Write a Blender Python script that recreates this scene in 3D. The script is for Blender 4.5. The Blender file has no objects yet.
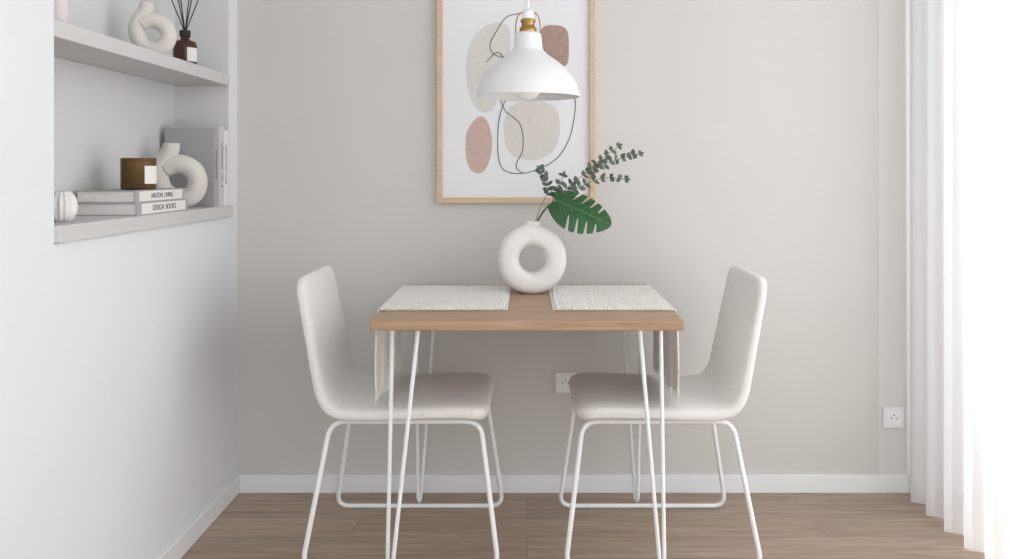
import bpy, bmesh, math, random
from mathutils import Vector, Matrix
random.seed(4)
S=bpy.context.scene
try:
    S.view_settings.view_transform='Standard'
except Exception: pass
H=1.152
def lin(c):
    c=c/255.0
    return c/12.92 if c<=0.04045 else ((c+0.055)/1.055)**2.4
def rgb(r,g,b): return (lin(r),lin(g),lin(b),1)

# ---------- materials ----------
def mat(name,col,rough=0.6,var=0.03,nscale=8,bump=0.0,bscale=200,metal=0,stretch=(1,1,1),**kw):
    m=bpy.data.materials.new(name); m.use_nodes=True
    nt=m.node_tree; N=nt.nodes; L=nt.links
    b=N['Principled BSDF']
    b.inputs['Roughness'].default_value=rough; b.inputs['Metallic'].default_value=metal
    for k,v in kw.items(): b.inputs[k.replace('_',' ')].default_value=v
    tc=N.new('ShaderNodeTexCoord'); mp=N.new('ShaderNodeMapping'); mp.inputs['Scale'].default_value=stretch
    L.new(tc.outputs['Object'],mp.inputs['Vector'])
    n=N.new('ShaderNodeTexNoise'); n.inputs['Scale'].default_value=nscale; n.inputs['Detail'].default_value=4
    L.new(mp.outputs[0],n.inputs['Vector'])
    r=N.new('ShaderNodeValToRGB')
    r.color_ramp.elements[0].position=0.3; r.color_ramp.elements[1].position=0.7
    r.color_ramp.elements[0].color=tuple(max(0,c*(1-var)) for c in col[:3])+(1,)
    r.color_ramp.elements[1].color=tuple(min(1,c*(1+var)) for c in col[:3])+(1,)
    L.new(n.outputs['Fac'],r.inputs['Fac']); L.new(r.outputs['Color'],b.inputs['Base Color'])
    if bump>0:
        n2=N.new('ShaderNodeTexNoise'); n2.inputs['Scale'].default_value=bscale; n2.inputs['Detail'].default_value=3
        L.new(mp.outputs[0],n2.inputs['Vector'])
        bp=N.new('ShaderNodeBump'); bp.inputs['Strength'].default_value=bump; bp.inputs['Distance'].default_value=0.002
        L.new(n2.outputs['Fac'],bp.inputs['Height']); L.new(bp.outputs['Normal'],b.inputs['Normal'])
    return m

def wood(name,c1,c2,planks=False,rough=0.45):
    m=bpy.data.materials.new(name); m.use_nodes=True
    nt=m.node_tree; N=nt.nodes; L=nt.links; b=N['Principled BSDF']; b.inputs['Roughness'].default_value=rough
    tc=N.new('ShaderNodeTexCoord'); mp=N.new('ShaderNodeMapping'); mp.inputs['Scale'].default_value=(1.5,22,22)
    L.new(tc.outputs['Object'],mp.inputs['Vector'])
    vec=mp.outputs[0]
    if planks:
        br=N.new('ShaderNodeTexBrick'); br.inputs['Scale'].default_value=1
        br.inputs['Brick Width'].default_value=1.5; br.inputs['Row Height'].default_value=0.155
        br.inputs['Mortar Size'].default_value=0.0013; br.inputs['Mortar Smooth'].default_value=0.2
        br.inputs['Color1'].default_value=(0.87,0.87,0.87,1); br.inputs['Color2'].default_value=(1.08,1.07,1.06,1)
        br.inputs['Mortar'].default_value=(0.55,0.5,0.47,1); br.offset=0.37
        L.new(tc.outputs['Object'],br.inputs['Vector'])
        ad=N.new('ShaderNodeVectorMath'); ad.operation='MULTIPLY_ADD'
        ad.inputs[1].default_value=(7,7,7)
        L.new(br.outputs['Color'],ad.inputs[0]); L.new(mp.outputs[0],ad.inputs[2]); vec=ad.outputs[0]
    n=N.new('ShaderNodeTexNoise'); n.inputs['Scale'].default_value=2.2; n.inputs['Detail'].default_value=8; n.inputs['Roughness'].default_value=0.65; n.inputs['Distortion'].default_value=0.8
    L.new(vec,n.inputs['Vector'])
    r=N.new('ShaderNodeValToRGB'); r.color_ramp.elements[0].position=0.32; r.color_ramp.elements[1].position=0.68
    r.color_ramp.elements[0].color=c1; r.color_ramp.elements[1].color=c2
    L.new(n.outputs['Fac'],r.inputs['Fac'])
    out=r.outputs['Color']
    if planks:
        mx=N.new('ShaderNodeMixRGB'); mx.blend_type='MULTIPLY'; mx.inputs['Fac'].default_value=1
        L.new(out,mx.inputs['Color1']); L.new(br.outputs['Color'],mx.inputs['Color2']); out=mx.outputs['Color']
    L.new(out,b.inputs['Base Color'])
    bp=N.new('ShaderNodeBump'); bp.inputs['Strength'].default_value=0.15; bp.inputs['Distance'].default_value=0.001
    L.new(n.outputs['Fac'],bp.inputs['Height']); L.new(bp.outputs['Normal'],b.inputs['Normal'])
    return m

M_wallb=mat('paint_greige',rgb(211,208,204),0.9,0.01,3,0.05,300)
M_wallw=mat('paint_white',rgb(231,233,235),0.85,0.006,3,0.04,300)
M_niche=mat('paint_niche',rgb(218,218,218),0.85,0.006,3)
M_shelf=mat('shelf_lacquer',rgb(208,207,206),0.5,0.006,3)
M_trim=mat('trim_white',rgb(238,239,240),0.45,0.005,5)
M_floor=wood('floor_oak',rgb(150,128,110),rgb(192,171,152),True,0.42)
M_table=wood('table_oak',rgb(156,125,95),rgb(190,158,126),False,0.45)
M_frame=wood('frame_oak',rgb(200,170,140),rgb(220,192,163),False,0.5)
M_fab=mat('chair_fabric',rgb(235,232,228),0.95,0.035,90,0.45,700,Sheen_Weight=0.2)
M_wmetal=mat('white_metal',rgb(244,245,245),0.35,0.005,5)
M_cer=mat('ceramic_white',rgb(236,234,230),0.85,0.03,40,0.5,220)
M_cer2=mat('ceramic_cream',rgb(220,215,208),0.85,0.03,40,0.4,220)
M_lamp=mat('lamp_enamel',rgb(234,234,234),0.35,0.004,5)
M_brass=mat('brass',rgb(176,142,88),0.3,0.03,20,metal=1)
M_paper=mat('art_paper',rgb(230,230,232),0.5,0.005,5)
M_page=mat('page_paper',rgb(235,232,226),0.9,0.05,4,stretch=(1,1,120))
M_bookg=mat('book_grey',rgb(172,171,174),0.6,0.02,10)
M_bookg2=mat('book_pale',rgb(206,206,210),0.6,0.02,10)
M_booki=mat('ink',rgb(50,50,55),0.7,0.02,10)
M_amber=mat('amber_glass',rgb(88,56,34),0.12,0.1,10,Transmission_Weight=0.35,IOR=1.45)
M_amber2=mat('amber_candle_glass',rgb(172,140,98),0.08,0.06,10,Transmission_Weight=0.75,IOR=1.2)
M_wax=mat('wax',rgb(200,182,152),0.6)
M_label=mat('label',rgb(236,234,228),0.7,0.01)
M_reed=mat('reed_dark',rgb(52,44,40),0.8,0.1)
M_leaf=mat('monstera_green',rgb(36,84,42),0.35,0.25,25)
M_vein=mat('vein_green',rgb(100,140,85),0.5,0.1)
M_euc=mat('eucalyptus_green',rgb(86,102,88),0.6,0.3,30)
M_stem=mat('stem_green',rgb(95,105,70),0.6,0.1)
M_dark=mat('hole_dark',rgb(90,90,90),0.6)  # outlet slots, and the painted shade in the knot vase mouths
M_rust=mat('art_rust',rgb(200,173,163),0.8,0.05,60)
M_brown=mat('art_brown',rgb(170,142,130),0.8,0.12,80)
M_beige=mat('art_beige',rgb(214,211,205),0.8,0.03,60)
M_beige2=mat('art_sand',rgb(214,209,202),0.8,0.03,60)
M_line=mat('art_line',rgb(70,68,70),0.8,0.02)
M_pink=mat('blush_box',rgb(224,214,212),0.7,0.02)
M_bulb=mat('bulb_opal',rgb(245,243,238),0.3,0.003,Emission_Color=(1,.96,.9,1),Emission_Strength=0.1)

def woven():
    m=mat('woven_cotton',rgb(241,238,232),0.95,0.09,150,Sheen_Weight=0.2)
    N=m.node_tree.nodes; L=m.node_tree.links; b=N['Principled BSDF']
    tc=N.new('ShaderNodeTexCoord')
    w2=N.new('ShaderNodeTexWave'); w2.bands_direction='X'; w2.inputs['Scale'].default_value=40; w2.inputs['Distortion'].default_value=1.5
    L.new(tc.outputs['Object'],w2.inputs['Vector'])
    bp=N.new('ShaderNodeBump'); bp.inputs['Strength'].default_value=0.8; bp.inputs['Distance'].default_value=0.003
    L.new(w2.outputs['Fac'],bp.inputs['Height']); L.new(bp.outputs['Normal'],b.inputs['Normal'])
    return m
M_mat=woven()
def curtain_mat():
    m=bpy.data.materials.new('sheer_voile'); m.use_nodes=True
    N=m.node_tree.nodes; L=m.node_tree.links
    N.remove(N['Principled BSDF']); out=N['Material Output']
    d=N.new('ShaderNodeBsdfDiffuse'); d.inputs['Color'].default_value=(.86,.86,.87,1)
    t=N.new('ShaderNodeBsdfTranslucent'); t.inputs['Color'].default_value=(.84,.85,.86,1)
    tr=N.new('ShaderNodeBsdfTransparent')
    n=N.new('ShaderNodeTexNoise'); n.inputs['Scale'].default_value=60
    mr=N.new('ShaderNodeMapRange'); mr.inputs['To Min'].default_value=0.12; mr.inputs['To Max'].default_value=0.17
    L.new(n.outputs['Fac'],mr.inputs['Value'])
    a=N.new('ShaderNodeMixShader'); a.inputs['Fac'].default_value=0.45
    b=N.new('ShaderNodeMixShader')
    L.new(d.outputs[0],a.inputs[1]); L.new(t.outputs[0],a.inputs[2])
    L.new(mr.outputs[0],b.inputs['Fac']); L.new(a.outputs[0],b.inputs[1]); L.new(tr.outputs[0],b.inputs[2])
    L.new(b.outputs[0],out.inputs['Surface'])
    return m
M_curt=curtain_mat()

# ---------- helpers ----------
def link(o):
    S.collection.objects.link(o); return o
def empty(name,loc=(0,0,0)):
    e=bpy.data.objects.new(name,None); e.location=loc; e.empty_display_size=0.05; return link(e)
def par(o,p):
    if p is not None:
        o.parent=p; o.matrix_parent_inverse=Matrix.Translation(-Vector(p.location))
    return o
def mesh(name,verts,faces,m,p=None,smooth=False):
    me=bpy.data.meshes.new(name); me.from_pydata([tuple(v) for v in verts],[],faces); me.update()
    bm=bmesh.new(); bm.from_mesh(me); bmesh.ops.recalc_face_normals(bm,faces=bm.faces); bm.to_mesh(me); bm.free()
    if smooth:
        for f in me.polygons: f.use_smooth=True
    me.materials.append(m)
    o=link(bpy.data.objects.new(name,me)); return par(o,p)
def boxes(name,bs,m,p=None,bev=0.0):
    V=[];F=[]
    for (x0,x1,y0,y1,z0,z1) in bs:
        k=len(V)
        V+=[(x,y,z) for x in (x0,x1) for y in (y0,y1) for z in (z0,z1)]
        F+=[tuple(k+i for i in q) for q in [(0,1,3,2),(4,6,7,5),(0,4,5,1),(2,3,7,6),(0,2,6,4),(1,5,7,3)]]
    o=mesh(name,V,F,m,p)
    if bev>0:
        md=o.modifiers.new('b','BEVEL'); md.width=bev; md.segments=3; md.limit_method='ANGLE'
    return o
def lathe(name,prof,c,m,p=None,seg=64,ribs=0,ramp=0,sy=1.0):
    V=[];F=[]
    n=len(prof)
    for (r,z) in prof:
        for i in range(seg):
            a=2*math.pi*i/seg; rr=r*(1+ramp*math.cos(ribs*a)) if ribs else r
            V.append((c[0]+rr*math.cos(a),c[1]+rr*math.sin(a)*sy,c[2]+z))
    for j in range(n-1):
        for i in range(seg):
            F.append((j*seg+i,j*seg+(i+1)%seg,(j+1)*seg+(i+1)%seg,(j+1)*seg+i))
    return mesh(name,V,F,m,p,True)
def smooth_pts(pts,n=12,cyc=False):
    P=[Vector(q) for q in pts]; out=[]; N=len(P)
    rng=range(N) if cyc else range(N-1)
    for i in rng:
        g=(lambda k:P[k%N]) if cyc else (lambda k:P[max(0,min(N-1,k))])
        a,b,c,d=g(i-1),g(i),g(i+1),g(i+2)
        for k in range(n):
            t=k/n
            out.append(0.5*((2*b)+(-a+c)*t+(2*a-5*b+4*c-d)*t*t+(-a+3*b-3*c+d)*t**3))
    if not cyc: out.append(P[-1])
    return out
def rounded(pts,r,cyc=False,n=8):
    P=[Vector(q) for q in pts]; N=len(P); out=[]
    for i in range(N):
        if not cyc and i in (0,N-1): out.append(P[i]); continue
        a,b,c=P[i-1],P[i],P[(i+1)%N]
        d1=(a-b); d2=(c-b); rr=min(r,d1.length*.45,d2.length*.45)
        s=b+d1.normalized()*rr; e=b+d2.normalized()*rr
        for k in range(n+1):
            t=k/n; out.append(s*(1-t)**2+b*2*t*(1-t)+e*t*t)
    return out
def tube(name,pts,r,m,p=None,cyc=False,radii=None,seg=6):
    cu=bpy.data.curves.new(name,'CURVE'); cu.dimensions='3D'; cu.bevel_depth=r; cu.bevel_resolution=seg; cu.use_fill_caps=True
    sp=cu.splines.new('POLY'); sp.points.add(len(pts)-1)
    for i,q in enumerate(pts):
        sp.points[i].co=(q[0],q[1],q[2],1)
        if radii: sp.points[i].radius=radii[i]
    sp.use_cyclic_u=cyc
    o=link(bpy.data.objects.new(name+'_c',cu))
    bpy.context.view_layer.update()
    me=bpy.data.meshes.new_from_object(o.evaluated_get(bpy.context.evaluated_depsgraph_get()))
    bpy.data.objects.remove(o); me.name=name
    for f in me.polygons: f.use_smooth=True
    me.materials.clear(); me.materials.append(m)
    return par(link(bpy.data.objects.new(name,me)),p)
def join(objs,name):
    bm=bmesh.new(); mats=[]
    for o in objs:
        k=len(bm.faces); bm.from_mesh(o.data)
        bm.faces.ensure_lookup_table()
        mm=o.data.materials[0]
        if mm not in mats: mats.append(mm)
        for f in bm.faces[k:]: f.material_index=mats.index(mm)
    me=bpy.data.meshes.new(name); bm.to_mesh(me); bm.free()
    for mm in mats: me.materials.append(mm)
    p=objs[0].parent
    for o in objs: bpy.data.objects.remove(o)
    return par(link(bpy.data.objects.new(name,me)),p)
def text(name,s,size,loc,rot,m,p,ex=0.0003):
    cu=bpy.data.curves.new(name,'FONT'); cu.body=s; cu.size=size; cu.extrude=ex; cu.align_x='CENTER'; cu.align_y='CENTER'
    o=link(bpy.data.objects.new(name+'_f',cu)); o.location=loc; o.rotation_euler=rot
    bpy.context.view_layer.update()
    me=bpy.data.meshes.new_from_object(o.evaluated_get(bpy.context.evaluated_depsgraph_get())); me.transform(o.matrix_world)
    bpy.data.objects.remove(o); me.materials.clear(); me.materials.append(m)
    return par(link(bpy.data.objects.new(name,me)),p)

# ---------- room ----------
XL=-1.037; YB=3.18; XN=-1.225; XR=1.62; CE=2.6; Y0=-1.6
boxes('floor',[(-1.4,2.0,Y0,3.3,-0.06,0)],M_floor)
boxes('ceiling',[(-1.4,1.8,Y0,3.3,CE,CE+.06)],M_trim)
boxes('wall_back',[(-1.4,1.8,YB,3.3,0,CE)],M_wallb)
boxes('wall_left',[(-1.4,XL,Y0,YB,0,.99),(-1.4,XL,Y0,1.949,.99,CE),(-1.4,XL,3.094,YB,.99,CE),(-1.4,XL,1.949,3.094,2.3,CE)],M_wallw)
boxes('trim_niche_lining',[(-1.4,XN,1.949,3.094,.99,2.3),(XN,XL-.002,3.092,3.094,.99,2.3)],M_niche)
boxes('trim_shelf_lower',[(XN,-1.022,1.949,3.092,.992,1.03)],M_shelf,bev=.0015)
boxes('trim_shelf_upper',[(XN,-1.034,1.949,3.092,1.445,1.483)],M_shelf,bev=.0015)
boxes('wall_right',[(XR,XR+.12,2.86,YB,0,CE),(XR,XR+.12,Y0,2.86,2.45,CE),(XR,XR+.12,Y0,-.4,0,2.45)],M_wallb)
w=empty('window_1',(XR+.05,1.3,1.2))
boxes('frame',[(XR+.02,XR+.08,2.80,2.86,0.02,2.45),(XR+.02,XR+.08,-.4,-.34,0.02,2.45),(XR+.02,XR+.08,1.28,1.36,0.02,2.45),(XR+.02,XR+.08,-.4,2.86,2.39,2.45),(XR+.02,XR+.08,-.4,2.86,0.0,.06)],M_trim,w)
boxes('trim_pale_strip',[(1.256,XR,YB-.0015,YB,.065,CE)],mat('paint_pale_strip',rgb(220,218,215),.9,.01,3))  # thin strip above the baseboard, slightly paler than the back wall
boxes('baseboard_back',[(XL+.012,XR,YB-.013,YB,0,.065)],M_trim,bev=.003)
boxes('baseboard_left',[(XL,XL+.012,Y0,YB,0,.065)],M_trim,bev=.003)

# ---------- curtain ----------
V=[];F=[];ny=900;nz=14
for j in range(nz+1):
    z=.004+2.54*j/nz
    for i in range(ny+1):
        y=3.155-3.3*i/ny
        s=3.155-y
        k=1-.2*j/nz
        ph=s*2*math.pi/.125+1.1*math.sin(s*4.1)+.4*math.sin(s*11)
        x=1.356+.025*k*math.sin(ph)+.005*math.sin(2*ph+1.0+.12*j)
        V.append((x,y+.010*math.cos(ph),z))
for j in range(nz):
    for i in range(ny):
        a=j*(ny+1)+i; F.append((a,a+1,a+ny+2,a+ny+1))
mesh('sheer_curtain',V,F,M_curt,None,True)
tube('curtain_rail',[(1.356,-.2,2.565),(1.356,3.15,2.565)],.012,M_wmetal)
boxes('trim_rail_bracket',[(1.348,1.364,y,y+.02,2.575,2.6) for y in (0,1.5,3.0)],M_wmetal)

# ---------- table ----------
T=empty('dining_table',(0,2.745,0))
boxes('tabletop',[(-.42,.42,2.37,3.12,.723,.75)],M_table,T,bev=.003)
def hairpin(nm,foot,t1,t2):
    f=Vector(foot); a=Vector(t1); b=Vector(t2)
    off=(b-a).normalized()*.007
    pts=rounded([a,f-off+Vector((0,0,.012)),f+Vector((0,0,-.001)),f+off+Vector((0,0,.012)),b],.008)
    o1=tube('rod',pts,.0058,M_wmetal,T)
    o2=boxes('plate',[(min(a.x,b.x)-.015,max(a.x,b.x)+.015,min(a.y,b.y)-.015,max(a.y,b.y)+.015,.718,.7235)],M_wmetal,T)
    return join([o1,o2],nm)
hairpin('leg_1',(-.378,2.43,.007),(-.378,2.50,.72),(-.297,2.43,.72))
hairpin('leg_2',(.372,2.43,.007),(.376,2.50,.72),(.308,2.43,.72))
hairpin('leg_3',(-.372,3.07,.007),(-.375,3.0,.72),(-.315,3.07,.72))
hairpin('leg_4',(.378,3.07,.007),(.385,3.0,.72),(.325,3.07,.72))

# ---------- placemats ----------
def placemat(sg,xin):
    e=empty('placemat',(sg*.25,2.78,.752))
    prof=[]; xe=.4245
    n=30
    for i in range(n+1): prof.append((xin+(xe-.004-xin)*i/n,.7533))
    prof+=[(xe-.001,.7523),(xe+.001,.749)]
    hang=[]
    for i in range(1,16): hang.append((xe+.0015+.004*math.sin(i/15*3.0),.749-.245*i/15))
    prof+=hang
    V=[];F=[];nyy=36;y0,y1=2.535,3.03
    wav=lambda y,z: .007*math.sin((y-y0)*26)*max(0,(.715-z))/.215 if z<.715 else 0
    for (x,z) in prof:
        for j in range(nyy+1):
            y=y0+(y1-y0)*j/nyy
            V.append((sg*(x+.004*(max(0,.745-z)/.245)+wav(y,z)),y,z))
    for i in range(len(prof)-1):
        for j in range(nyy):
            a=i*(nyy+1)+j; F.append((a,a+1,a+nyy+2,a+nyy+1))
    o=mesh('cloth',V,F,M_mat,e,True)
    md=o.modifiers.new('s','SOLIDIFY'); md.thickness=.004; md.offset=0
    fr=[]
    for j in range(70):
        y=y0+.004+(y1-y0-.008)*j/69
        jx=random.uniform(-.002,.002)
        fr.append(tube('f',[(sg*xin,y,.7530),(sg*(xin-.010),y+jx,.7522)],.0014,M_mat,e,seg=1))
        b=sg*(xe+.0055+.004*math.sin(3.0)+wav(y,.505))
        fr.append(tube('f',[(b,y,.507),(b+jx,y+jx,.484)],.0015,M_mat,e,seg=1))
    N=46
    for j in range(N):
        y=y0+.003+(y1-y0-.006)*j/(N-1)
        pts=[(sg*(xin+(xe-.004-xin)*i/60),y,.7556+.0008*math.sin(i*1.7+j*3.14)) for i in range(61)]
        fr.append(tube('f',pts,.0042,M_mat,e,seg=1))
        pts=[(sg*(x+.004*(max(0,.745-z)/.245)+wav(y,z)-.0002),y,z) for x,z in hang]
        fr.append(tube('f',pts,.0030,M_mat,e,seg=1))
    join(fr,'weave_and_fringe')
placemat(-1,.066); placemat(1,.084)

# ---------- chairs ----------
def chair(sg,off):
    X=lambda x:sg*x+off
    e=empty('dining_chair',(X(-.37),2.79,0))
    base=[(-.118,.430),(-.142,.444),(-.20,.449),(-.32,.446),(-.44,.441),(-.53,.442),(-.572,.456),(-.598,.495),(-.613,.56),(-.632,.66),(-.650,.75),(-.666,.836)]
    P=smooth_pts([(a,0,b) for a,b in base],10)
    L=[0]
    for i in range(1,len(P)): L.append(L[-1]+(P[i]-P[i-1]).length)
    tot=L[-1]
    ss=[0,.001,.003,.006,.010,.015,.021,.028,.036,.045,.055,.066]
    k=50; mid=[.066+(tot-.132)*i/k for i in range(1,k)]
    ss=ss+mid+[tot-q for q in reversed(ss)]
    def at(s):
        for i in range(1,len(L)):
            if L[i]>=s-1e-9:
                t=(s-L[i-1])/(L[i]-L[i-1]); return P[i-1].lerp(P[i],t),(P[i]-P[i-1]).normalized()
        return P[-1],(P[-1]-P[-2]).normalized()
    V=[];F=[];K=40;yc=2.79
    for s in ss:
        q,_=at(s); t=(at(min(tot,s+.012))[0]-at(max(0,s-.012))[0]).normalized()
        nrm=Vector((-t.z,0,t.x))
        d=min(s,tot-s)
        f=s/tot
        a0=.226-.018*max(0,(f-.5)/.5)
        b0=.027-.009*f
        rc=.055; a=a0 if d>rc else a0-rc+math.sqrt(max(0,rc*rc-(rc-d)**2))
        rb=.018; b=b0*(.25+.75*(1 if d>rb else math.sqrt(max(0,1-(1-d/rb)**2))))
        for i in range(K):
            th=2*math.pi*i/K; c,sn=math.cos(th),math.sin(th)
            yy=a*math.copysign(abs(c)**.28,c); hh=b*math.copysign(abs(sn)**.6,sn)
            w=q+nrm*hh
            V.append((X(w.x),yc+yy,w.z))
    n=len(ss)
    for j in range(n-1):
        for i in range(K):
            F.append((j*K+i,j*K+(i+1)%K,(j+1)*K+(i+1)%K,(j+1)*K+i))
    F.append(tuple(range(K))); F.append(tuple((n-1)*K+i for i in range(K)))
    mesh('upholstered_shell',V,F,M_fab,e,True)
    zt=.411; r=.0075
    for i,(yf,yt) in enumerate(((2.555,2.62),(3.03,2.965))):
        tube('side_frame_%d'%(i+1),rounded([(X(-.648),yf,r),(X(-.082),yf,r),(X(-.137),yt,zt),(X(-.578),yt,zt)],.045,True),r,M_wmetal,e,True)
    for i,x in enumerate((-.2,-.52)):
        tube('cross_bar_%d'%(i+1),[(X(x),2.62,zt),(X(x),2.965,zt)],r,M_wmetal,e)
chair(1,0); chair(-1,.028)

# ---------- art ----------
A=empty('framed_art_print',(-.04,YB-.015,1.42))
PX=3.16/889
u2x=lambda u:(u-527)*PX
v2z=lambda v:H-(v-170)*PX
fx0,fx1=u2x(437),u2x(595); fz0=v2z(203); fz1=fz0+.80; fw=.019; yf=YB-.026
boxes('frame',[(fx0,fx0+fw,yf,YB-.001,fz0,fz1),(fx1-fw,fx1,yf,YB-.001,fz0,fz1),(fx0+fw,fx1-fw,yf,YB-.001,fz0,fz0+fw),(fx0+fw,fx1-fw,yf,YB-.001,fz1-fw,fz1)],M_frame,A,bev=.001)
ya=YB-.012
boxes('print',[(fx0+fw*.9,fx1-fw*.9,ya,YB-.002,fz0+fw*.9,fz1-fw*.9)],M_paper,A)
def blob(nm,pts,m,dy):
    P=smooth_pts([(u2x(u),0,v2z(v)) for u,v in pts],8,True)
    c=sum(P,Vector())/len(P)
    V=[(c.x,ya-dy,c.z)]+[(q.x,ya-dy,q.z) for q in P]
    F=[(0,1+i,1+(i+1)%len(P)) for i in range(len(P))]
    mesh(nm,V,F,m,A)
blob('shape_beige',[(498,22),(509,28),(510,50),(508,72),(500,90),(492,110),(478,110),(469,92),(466,68),(470,44),(482,28)],M_beige,.0006)
blob('shape_sand',[(512,106),(535,100),(555,108),(560,128),(554,150),(535,160),(514,156),(505,142),(505,120)],M_beige2,.0008)
blob('shape_brown',[(542,28),(556,25),(567,30),(569,48),(567,64),(556,67),(543,65),(538,48)],M_brown,.0010)
blob('shape_rust',[(478,117),(487,121),(492,140),(489,162),(481,173),(471,170),(466,155),(467,132)],M_rust,.0010)
def line(nm,pts): 
    tube(nm,smooth_pts([(u2x(u),ya-.0012,v2z(v)) for u,v in pts],8),.0013,M_line,A,seg=2)
line('line_1',[(530,12),(508,16),(497,30),(490,44),(494,54),(508,58),(530,62),(552,68),(566,80),(575,98),(574,120),(568,142),(555,160),(530,172),(508,172),(499,160),(498,130),(502,108),(512,92),(535,84)])
line('line_2',[(486,62),(498,52),(506,66),(499,90),(505,110),(520,124),(523,148),(516,166),(524,174)])

# ---------- pendant ----------
PL=empty('pendant_lamp',(0.003,2.7,1.38)); ps=2.7/889; pc=(.003,2.7,H)
pz=lambda v:(170-v)*ps
prof=[(51.5,97),(51.8,95.5),(51.2,92),(49,84),(44.5,76),(38,68.5),(30,62),(23,57),(18,53),(15.2,49.5),(14.2,45),(13.6,38),(12.6,34),(9,32)]
pr=[(r*ps,pz(v)) for r,v in prof]
ppts=smooth_pts([(a,0,b) for a,b in pr],4)
o=lathe('shade',[(q.x,q.z) for q in ppts],pc,M_lamp,PL,96)
md=o.modifiers.new('s','SOLIDIFY'); md.thickness=.002
lathe('brass_collar',[(0,pz(33)),(8.4*ps,pz(33)),(8.6*ps,pz(31.5)),(8.6*ps,pz(28)),(6.6*ps,pz(27)),(6.6*ps,pz(23)),(7.6*ps,pz(22)),(7.6*ps,pz(20)),(6.0*ps,pz(19)),(0,pz(19))],pc,M_brass,PL)
lathe('socket_cap',[(5.8*ps,pz(19.2)),(5.8*ps,pz(12)),(4*ps,pz(10)),(1.6*ps,pz(9)),(0,pz(9))],pc,M_wmetal,PL)
for i,sx in enumerate((-1,1)):
    tube('brass_arm_%d'%(i+1),smooth_pts([(pc[0]+sx*12.5*ps,2.7,H+pz(36)),(pc[0]+sx*12*ps,2.7,H+pz(24)),(pc[0]+sx*9.5*ps,2.7,H+pz(15)),(pc[0]+sx*4*ps,2.7,H+pz(12))],6),.0020,M_brass,PL)
tube('cord',[(pc[0],2.7,H+pz(10)),(pc[0],2.7,CE-.02)],.0035,M_wmetal,PL)
lathe('ceiling_rose',[(0,CE-.03-H),(.045,CE-.03-H),(.05,CE-.02-H),(.05,CE-H),(0,CE-H)],pc,M_wmetal,PL)
bc=(pc[0],pc[1],H+pz(86)); R=.042
lathe('bulb',[(R*math.sin(t*math.pi/16),-R*math.cos(t*math.pi/16)) for t in range(14)]+[(.014,.055),(.014,.115),(0,.115)],bc,M_bulb,PL)

# ---------- donut vase + plant ----------
VY=2.905; k=VY/889
ux=lambda u:(u-527)*k
vz=lambda v:H-(v-170)*k
DV=empty('donut_vase',(ux(532),VY,.75))
V=[];F=[];nu,nv=96,32; cx,cz=ux(532),.75+.1125; Rm=.0775
for i in range(nu):
    a=2*math.pi*i/nu
    for j in range(nv):
        b=2*math.pi*j/nv; cb,sb=math.cos(b),math.sin(b)
        rr=Rm+.0355*math.copysign(abs(cb)**.75,cb)
        yy=.047*math.copysign(abs(sb)**.75,sb)
        z=cz+rr*math.sin(a)*1.02
        if z<.7505: z=.7505
        V.append((cx+rr*math.cos(a),VY+yy,z))
for i in range(nu):
    for j in range(nv):
        F.append((i*nv+j,((i+1)%nu)*nv+j,((i+1)%nu)*nv+(j+1)%nv,i*nv+(j+1)%nv))
mesh('ring_body',V,F,M_cer,DV,True)
lathe('neck',[(.034,-.012),(.029,-.003),(.027,.004),(.028,.0075),(.026,.009),(.022,.007),(.020,-.006),(0,-.008)],(cx,VY,cz+.1145),M_cer,DV)
PLT=empty('foliage_arrangement',(cx,VY,.98))
def P3(u,v,dy=0): return Vector((ux(u),VY+dy,vz(v)))
stems=[
 ([(537,223,0),(546,209,-.01),(562,192,-.02),(585,174,-.02),(612,161,-.02),(638,154,-.02)],17,.0145),
 ([(535,223,0),(541,206,.01),(548,192,.015),(546,180,.015),(540,170,.015)],7,.0125),
 ([(562,192,-.02),(580,186,-.03),(602,178,-.03),(624,179,-.03)],8,.0125),
 ([(585,174,-.02),(600,160,0),(618,147,0)],6,.012),
 ([(552,201,-.01),(558,190,0),(563,176,0)],4,.012),
]
def leafmesh(base,dirv,up,ln,wd,V,F):
    d=dirv.normalized(); s=d.cross(up).normalized(); n=s.cross(d)
    k=len(V); N=6
    V.append(base)
    for i in range(1,N):
        t=i/N; w=wd*math.sin(math.pi*t**.85)*.5; c=base+d*ln*t+n*(-.12*ln*t*t)
        V.append(c-s*w+n*w*.25); V.append(c); V.append(c+s*w+n*w*.25)
    V.append(base+d*ln-n*.12*ln)
    F.append((k,k+1,k+2)); F.append((k,k+2,k+3))
    for i in range(N-2):
        a=k+1+3*i; F.append((a,a+3,a+4,a+1)); F.append((a+1,a+4,a+5,a+2))
    a=k+1+3*(N-2); e=len(V)-1
    F.append((a,e,a+1)); F.append((a+1,e,a+2))
V=[];F=[];st=[]
for pts,n,r in stems:
    P=smooth_pts([P3(*q) for q in pts],10)
    st.append(tube('st',P,.0012,M_stem,PLT,seg=2))
    start=.33 if len(pts)>5 else .2
    if n==7: start=.45
    for i in range(n):
        t=start+(1-start)*i/(n-1); idx=min(len(P)-1,int(t*(len(P)-1)))
        q=P[idx]; tg=(P[min(len(P)-1,idx+1)]-P[max(0,idx-1)]).normalized()
        for sgn in (-1,1):
            side=Vector((tg.z,0,-tg.x))*sgn
            side=(side+Vector((0,random.uniform(-.8,.8),0))).normalized()
            d=side*.9+tg*random.uniform(.2,1.0)
            up=Vector((random.uniform(-.5,.5),-1,random.uniform(-.2,.9)))
            leafmesh(q,d,up,random.uniform(.020,.032)*(1.12-.35*t),random.uniform(.012,.018),V,F)
    leafmesh(P[-1],tg,Vector((0,-1,.3)),.02,.009,V,F)
o=mesh('eucalyptus_leaves',V,F,M_euc,PLT,True)
att=P3(558,201,-.05)
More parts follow.
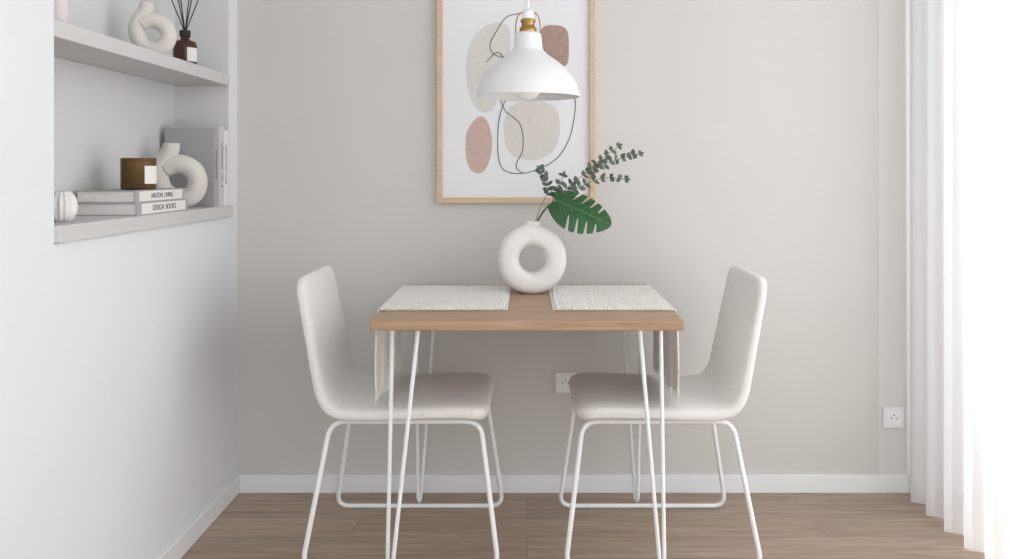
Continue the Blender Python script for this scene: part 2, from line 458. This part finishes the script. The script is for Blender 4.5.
ax=(P3(612,222,-.085)-att); Lf=ax.length; ax.normalize()
nrm=Vector((.10,-.82,.57)).normalized(); side=ax.cross(nrm).normalized(); nrm=side.cross(ax).normalized()
def hw(t):
    return .076*(math.sin(math.pi*min(1,max(0,(t+.16)/1.16))**.72))**.65
V=[];F=[]
def lp(t,s,sg):
    tt=t-.05+ (s/.075)*(.10)
    return att+ax*(Lf*tt)+side*(sg*s)+nrm*(-.28*s*s/.075-.10*Lf*tt*tt)+nrm*(.02*s)
NT=120
cuts=[.22,.38,.54,.70]
for sg in (-1,1):
    rows=[]
    for i in range(NT+1):
        t=-.13+1.13*i/NT
        w=max(.0005,hw(t))
        lim=1.0
        for c in cuts:
            dd=abs(t-c-(.04 if sg>0 else 0))
            if dd<.025: lim=min(lim,.38+.62*(dd/.025)**2.2)
        row=[]
        for q in range(9):
            row.append(len(V)); V.append(lp(t if t>0 else t*(q/8.0 if q<8 else 1),w*lim*q/8,sg))
        rows.append(row)
    for i in range(NT):
        for q in range(8):
            F.append((rows[i][q],rows[i+1][q],rows[i+1][q+1],rows[i][q+1]))
mesh('monstera_leaf',V,F,M_leaf,PLT,True)
vs=[tube('v',[lp(t,0,1)+nrm*.0004 for t in (0,.2,.4,.6,.8,.98)],.0010,M_vein,PLT,seg=2)]
for sg in (-1,1):
    for t in (.05,.14,.28,.44,.60,.78):
        vs.append(tube('v',[lp(t+.03*q,hw(t)*.85*q/4,sg)+nrm*.0002 for q in range(5)],.0004,M_vein,PLT,seg=1))
join(vs,'leaf_veins')
st.append(tube('st',smooth_pts([P3(536,223),P3(543,211,-.02),P3(552,202,-.045),lp(.05,0,1)],8),.0022,M_stem,PLT,seg=3))
join(st,'stems')

# ---------- outlets ----------
def outlet(x,z,w=.074):
    e=empty('wall_outlet',(x,YB-.006,z)); h=w/2
    boxes('plate',[(x-h,x+h,YB-.011,YB-.0005,z-h,z+h)],M_trim,e,bev=.003)
    boxes('insert',[(x-h*.72,x+h*.72,YB-.0135,YB-.010,z-h*.72,z+h*.72)],M_wmetal,e,bev=.001)
    boxes('slots',[(x-.012,x-.009,YB-.0142,YB-.013,z-.004,z+.003),(x+.009,x+.012,YB-.0142,YB-.013,z-.004,z+.003),(x-.002,x+.002,YB-.0142,YB-.013,z+.008,z+.013)],M_dark,e)
outlet(.137,.393); outlet(1.308,.268)

# ---------- shelf objects ----------
ZS=1.03; ZU=1.483
def book(name,x0,x1,y0,y1,z0,z1,cover,axis,p):
    c=.003
    if axis=='z':
        boxes(name+'_pages',[(x0+.004,x1-.002,y0+.004,y1-.004,z0+c,z1-c)],M_page,p)
        boxes(name+'_cover',[(x0,x1,y0,y1,z0,z0+c),(x0,x1,y0,y1,z1-c,z1),(x1-c,x1,y0,y1,z0+c,z1-c)],cover,p)
    else:
        boxes(name+'_pages',[(x0+.004,x1-.002,y0+c,y1-c,z0+.004,z1-.004)],M_page,p)
        boxes(name+'_cover',[(x0,x1,y0,y0+c,z0,z1),(x0,x1,y1-c,y1,z0,z1),(x1-c,x1,y0+c,y1-c,z0,z1)],cover,p)
BS=empty('book_stack',(-1.12,2.54,ZS))
book('book_1',-1.205,-1.036,2.36,2.715,ZS,ZS+.034,M_bookg,'z',BS)
book('book_2',-1.202,-1.042,2.365,2.70,ZS+.034,ZS+.067,M_bookg,'z',BS)
RZ=(math.pi/2,0,math.pi/2)
boxes('spine_labels',[(-1.0422,-1.0415,2.39,2.685,ZS+.037,ZS+.064),(-1.0362,-1.0355,2.39,2.695,ZS+.003,ZS+.031)],M_label,BS)
text('title_1','DESIGN  BOOKS',.022,(-1.0352,2.54,ZS+.017),RZ,M_booki,BS)
text('title_2','NATION  LIVING',.020,(-1.0412,2.54,ZS+.0505),RZ,M_booki,BS)
UB=empty('upright_books',(-1.12,3.02,ZS))
book('book_1',-1.205,-1.040,2.955,2.995,ZS,ZS+.262,M_bookg,'y',UB)
book('book_2',-1.205,-1.036,2.996,3.040,ZS,ZS+.272,M_bookg2,'y',UB)
book('book_3',-1.205,-1.038,3.041,3.088,ZS,ZS+.258,M_label,'y',UB)
for i,(yy,s,xx) in enumerate(((2.975,'MAGAZINE',-1.0398),(3.018,'INTERIORS  VOL 2',-1.0358),(3.065,'ARCHITECTURE',-1.0378))):
    text('title_%d'%(i+1),s,.019,(xx,yy,ZS+.14),(math.pi/2,math.pi/2,math.pi/2),M_booki,UB)
C=empty('amber_candle_jar',(-1.092,2.50,ZS+.067)); cc=(-1.092,2.50,ZS+.0675)
lathe('jar',[(0,0),(.044,0),(.047,.004),(.0475,.082),(.0475,.088),(.0455,.088),(.045,.006),(0,.005)],cc,M_amber2,C)
lathe('wax',[(0,.007),(.0435,.007),(.0435,.060),(0,.060)],cc,M_wax,C)
tube('wick',[(cc[0],cc[1],cc[2]+.060),(cc[0]+.001,cc[1],cc[2]+.072)],.0009,M_reed,C)
def patch(nm,c,r,a0,a1,z0,z1,m,p):
    V=[];F=[];n=14
    for i in range(n+1):
        a=a0+(a1-a0)*i/n
        for z in (z0,z1): V.append((c[0]+r*math.cos(a),c[1]+r*math.sin(a),c[2]+z))
    for i in range(n): F.append((2*i,2*i+2,2*i+3,2*i+1))
    mesh(nm,V,F,m,p,True)
patch('label',cc,.0482,math.radians(-48),math.radians(10),.016,.066,M_label,C)
def knot(name,c,s,yaw,zb):
    e=empty(name,(c[0],c[1],zb))
    path=[(-8,41),(-8.5,35),(-12,27),(-18,18),(-20.5,7),(-18,-5),(-9.5,-15),(3,-18),(14,-13),(18.5,-1),(15,11),(5,18),(-6,18.5),(-14,15)]
    ry,rx=math.sin(yaw),math.cos(yaw)
    P=smooth_pts([(a,0,b) for a,b in path],8)
    zmin=-18-10.2
    Q=[Vector((c[0]+q.x*s*rx,c[1]+q.x*s*ry,zb+(q.z-zmin)*s)) for q in P]
    n=len(Q); rad=[.86+.14*min(1,i/n*3.5) for i in range(n)]
    rad[0]=.80
    R=10.2*s
    tube('body',Q,R,M_cer2,e,radii=rad,seg=8)
    d=(Q[0]-Q[1]).normalized()
    tube('mouth_shade_disc',[Q[0],Q[0]+d*.0006],R*.58,M_dark,e,seg=6)  # solid dark disc, paints the shade inside the vase mouth
knot('knot_vase',(-1.107,2.83),.0030,math.radians(12),ZS)
knot('knot_vase',(-1.093,2.60),.00225,math.radians(12),ZU)
RV=empty('ribbed_tealight_holder',(-1.10,2.10,ZS))
lathe('body',[(r*1.08,z*1.1) for r,z in [(0,0),(.017,0),(.024,.006),(.030,.022),(.031,.038),(.027,.053),(.019,.064),(.015,.066),(.014,.060),(0,.056)]],(-1.10,2.10,ZS),M_cer,RV,96,16,.05)
D=empty('reed_diffuser',(-1.10,2.86,ZU)); dc=(-1.10,2.86,ZU)
lathe('bottle',[(0,0),(.034,0),(.037,.004),(.037,.070),(.033,.080),(.016,.087),(.014,.090),(.014,.104),(0,.104)],dc,M_amber,D)
lathe('cap',[(.016,.098),(.017,.100),(.017,.116),(.015,.118),(0,.118)],dc,M_reed,D)
patch('label',dc,.0376,math.radians(-60),math.radians(5),.016,.060,M_label,D)
rs=[]
for i,(dx,dy) in enumerate(((-.065,.0),(-.04,.02),(-.014,-.02),(.012,.015),(.035,-.01),(.055,.02))):
    rs.append(tube('r',[(dc[0],dc[1],ZU+.11),(dc[0]+dx,dc[1]+dy,ZU+.27)],.0018,M_reed,D,seg=2))
join(rs,'reeds')
BX=empty('pillar_candle',(-1.10,2.07,ZU))
lathe('wax',[(0,0),(.026,0),(.028,.003),(.028,.095),(.025,.098),(0,.096)],(-1.10,2.07,ZU),M_pink,BX)
tube('wick',[(-1.10,2.07,ZU+.095),(-1.10,2.07,ZU+.106)],.001,M_reed,BX)

# ---------- lights ----------
W=bpy.data.worlds.new('World'); S.world=W; W.use_nodes=True
bg=W.node_tree.nodes['Background']; bg.inputs['Color'].default_value=(.97,.985,1,1); bg.inputs['Strength'].default_value=1.85
def area(name,loc,rot,sx,sy,e,col):
    l=bpy.data.lights.new(name,'AREA'); l.shape='RECTANGLE'; l.size=sx; l.size_y=sy; l.energy=e; l.color=col
    o=link(bpy.data.objects.new(name,l)); o.location=loc; o.rotation_euler=rot; return o
area('window_daylight',(2.7,1.3,1.5),(0,math.radians(90),0),2.8,4.0,165,(.99,.99,1))
# ---------- camera ----------
cd=bpy.data.cameras.new('camera'); cd.sensor_width=36; cd.lens=889/1024*36; cd.shift_x=-15/1024; cd.shift_y=-109.5/1024; cd.clip_start=.05
co=link(bpy.data.objects.new('camera',cd)); co.location=(0,0,H); co.rotation_euler=(math.radians(90),0,0)
S.camera=co
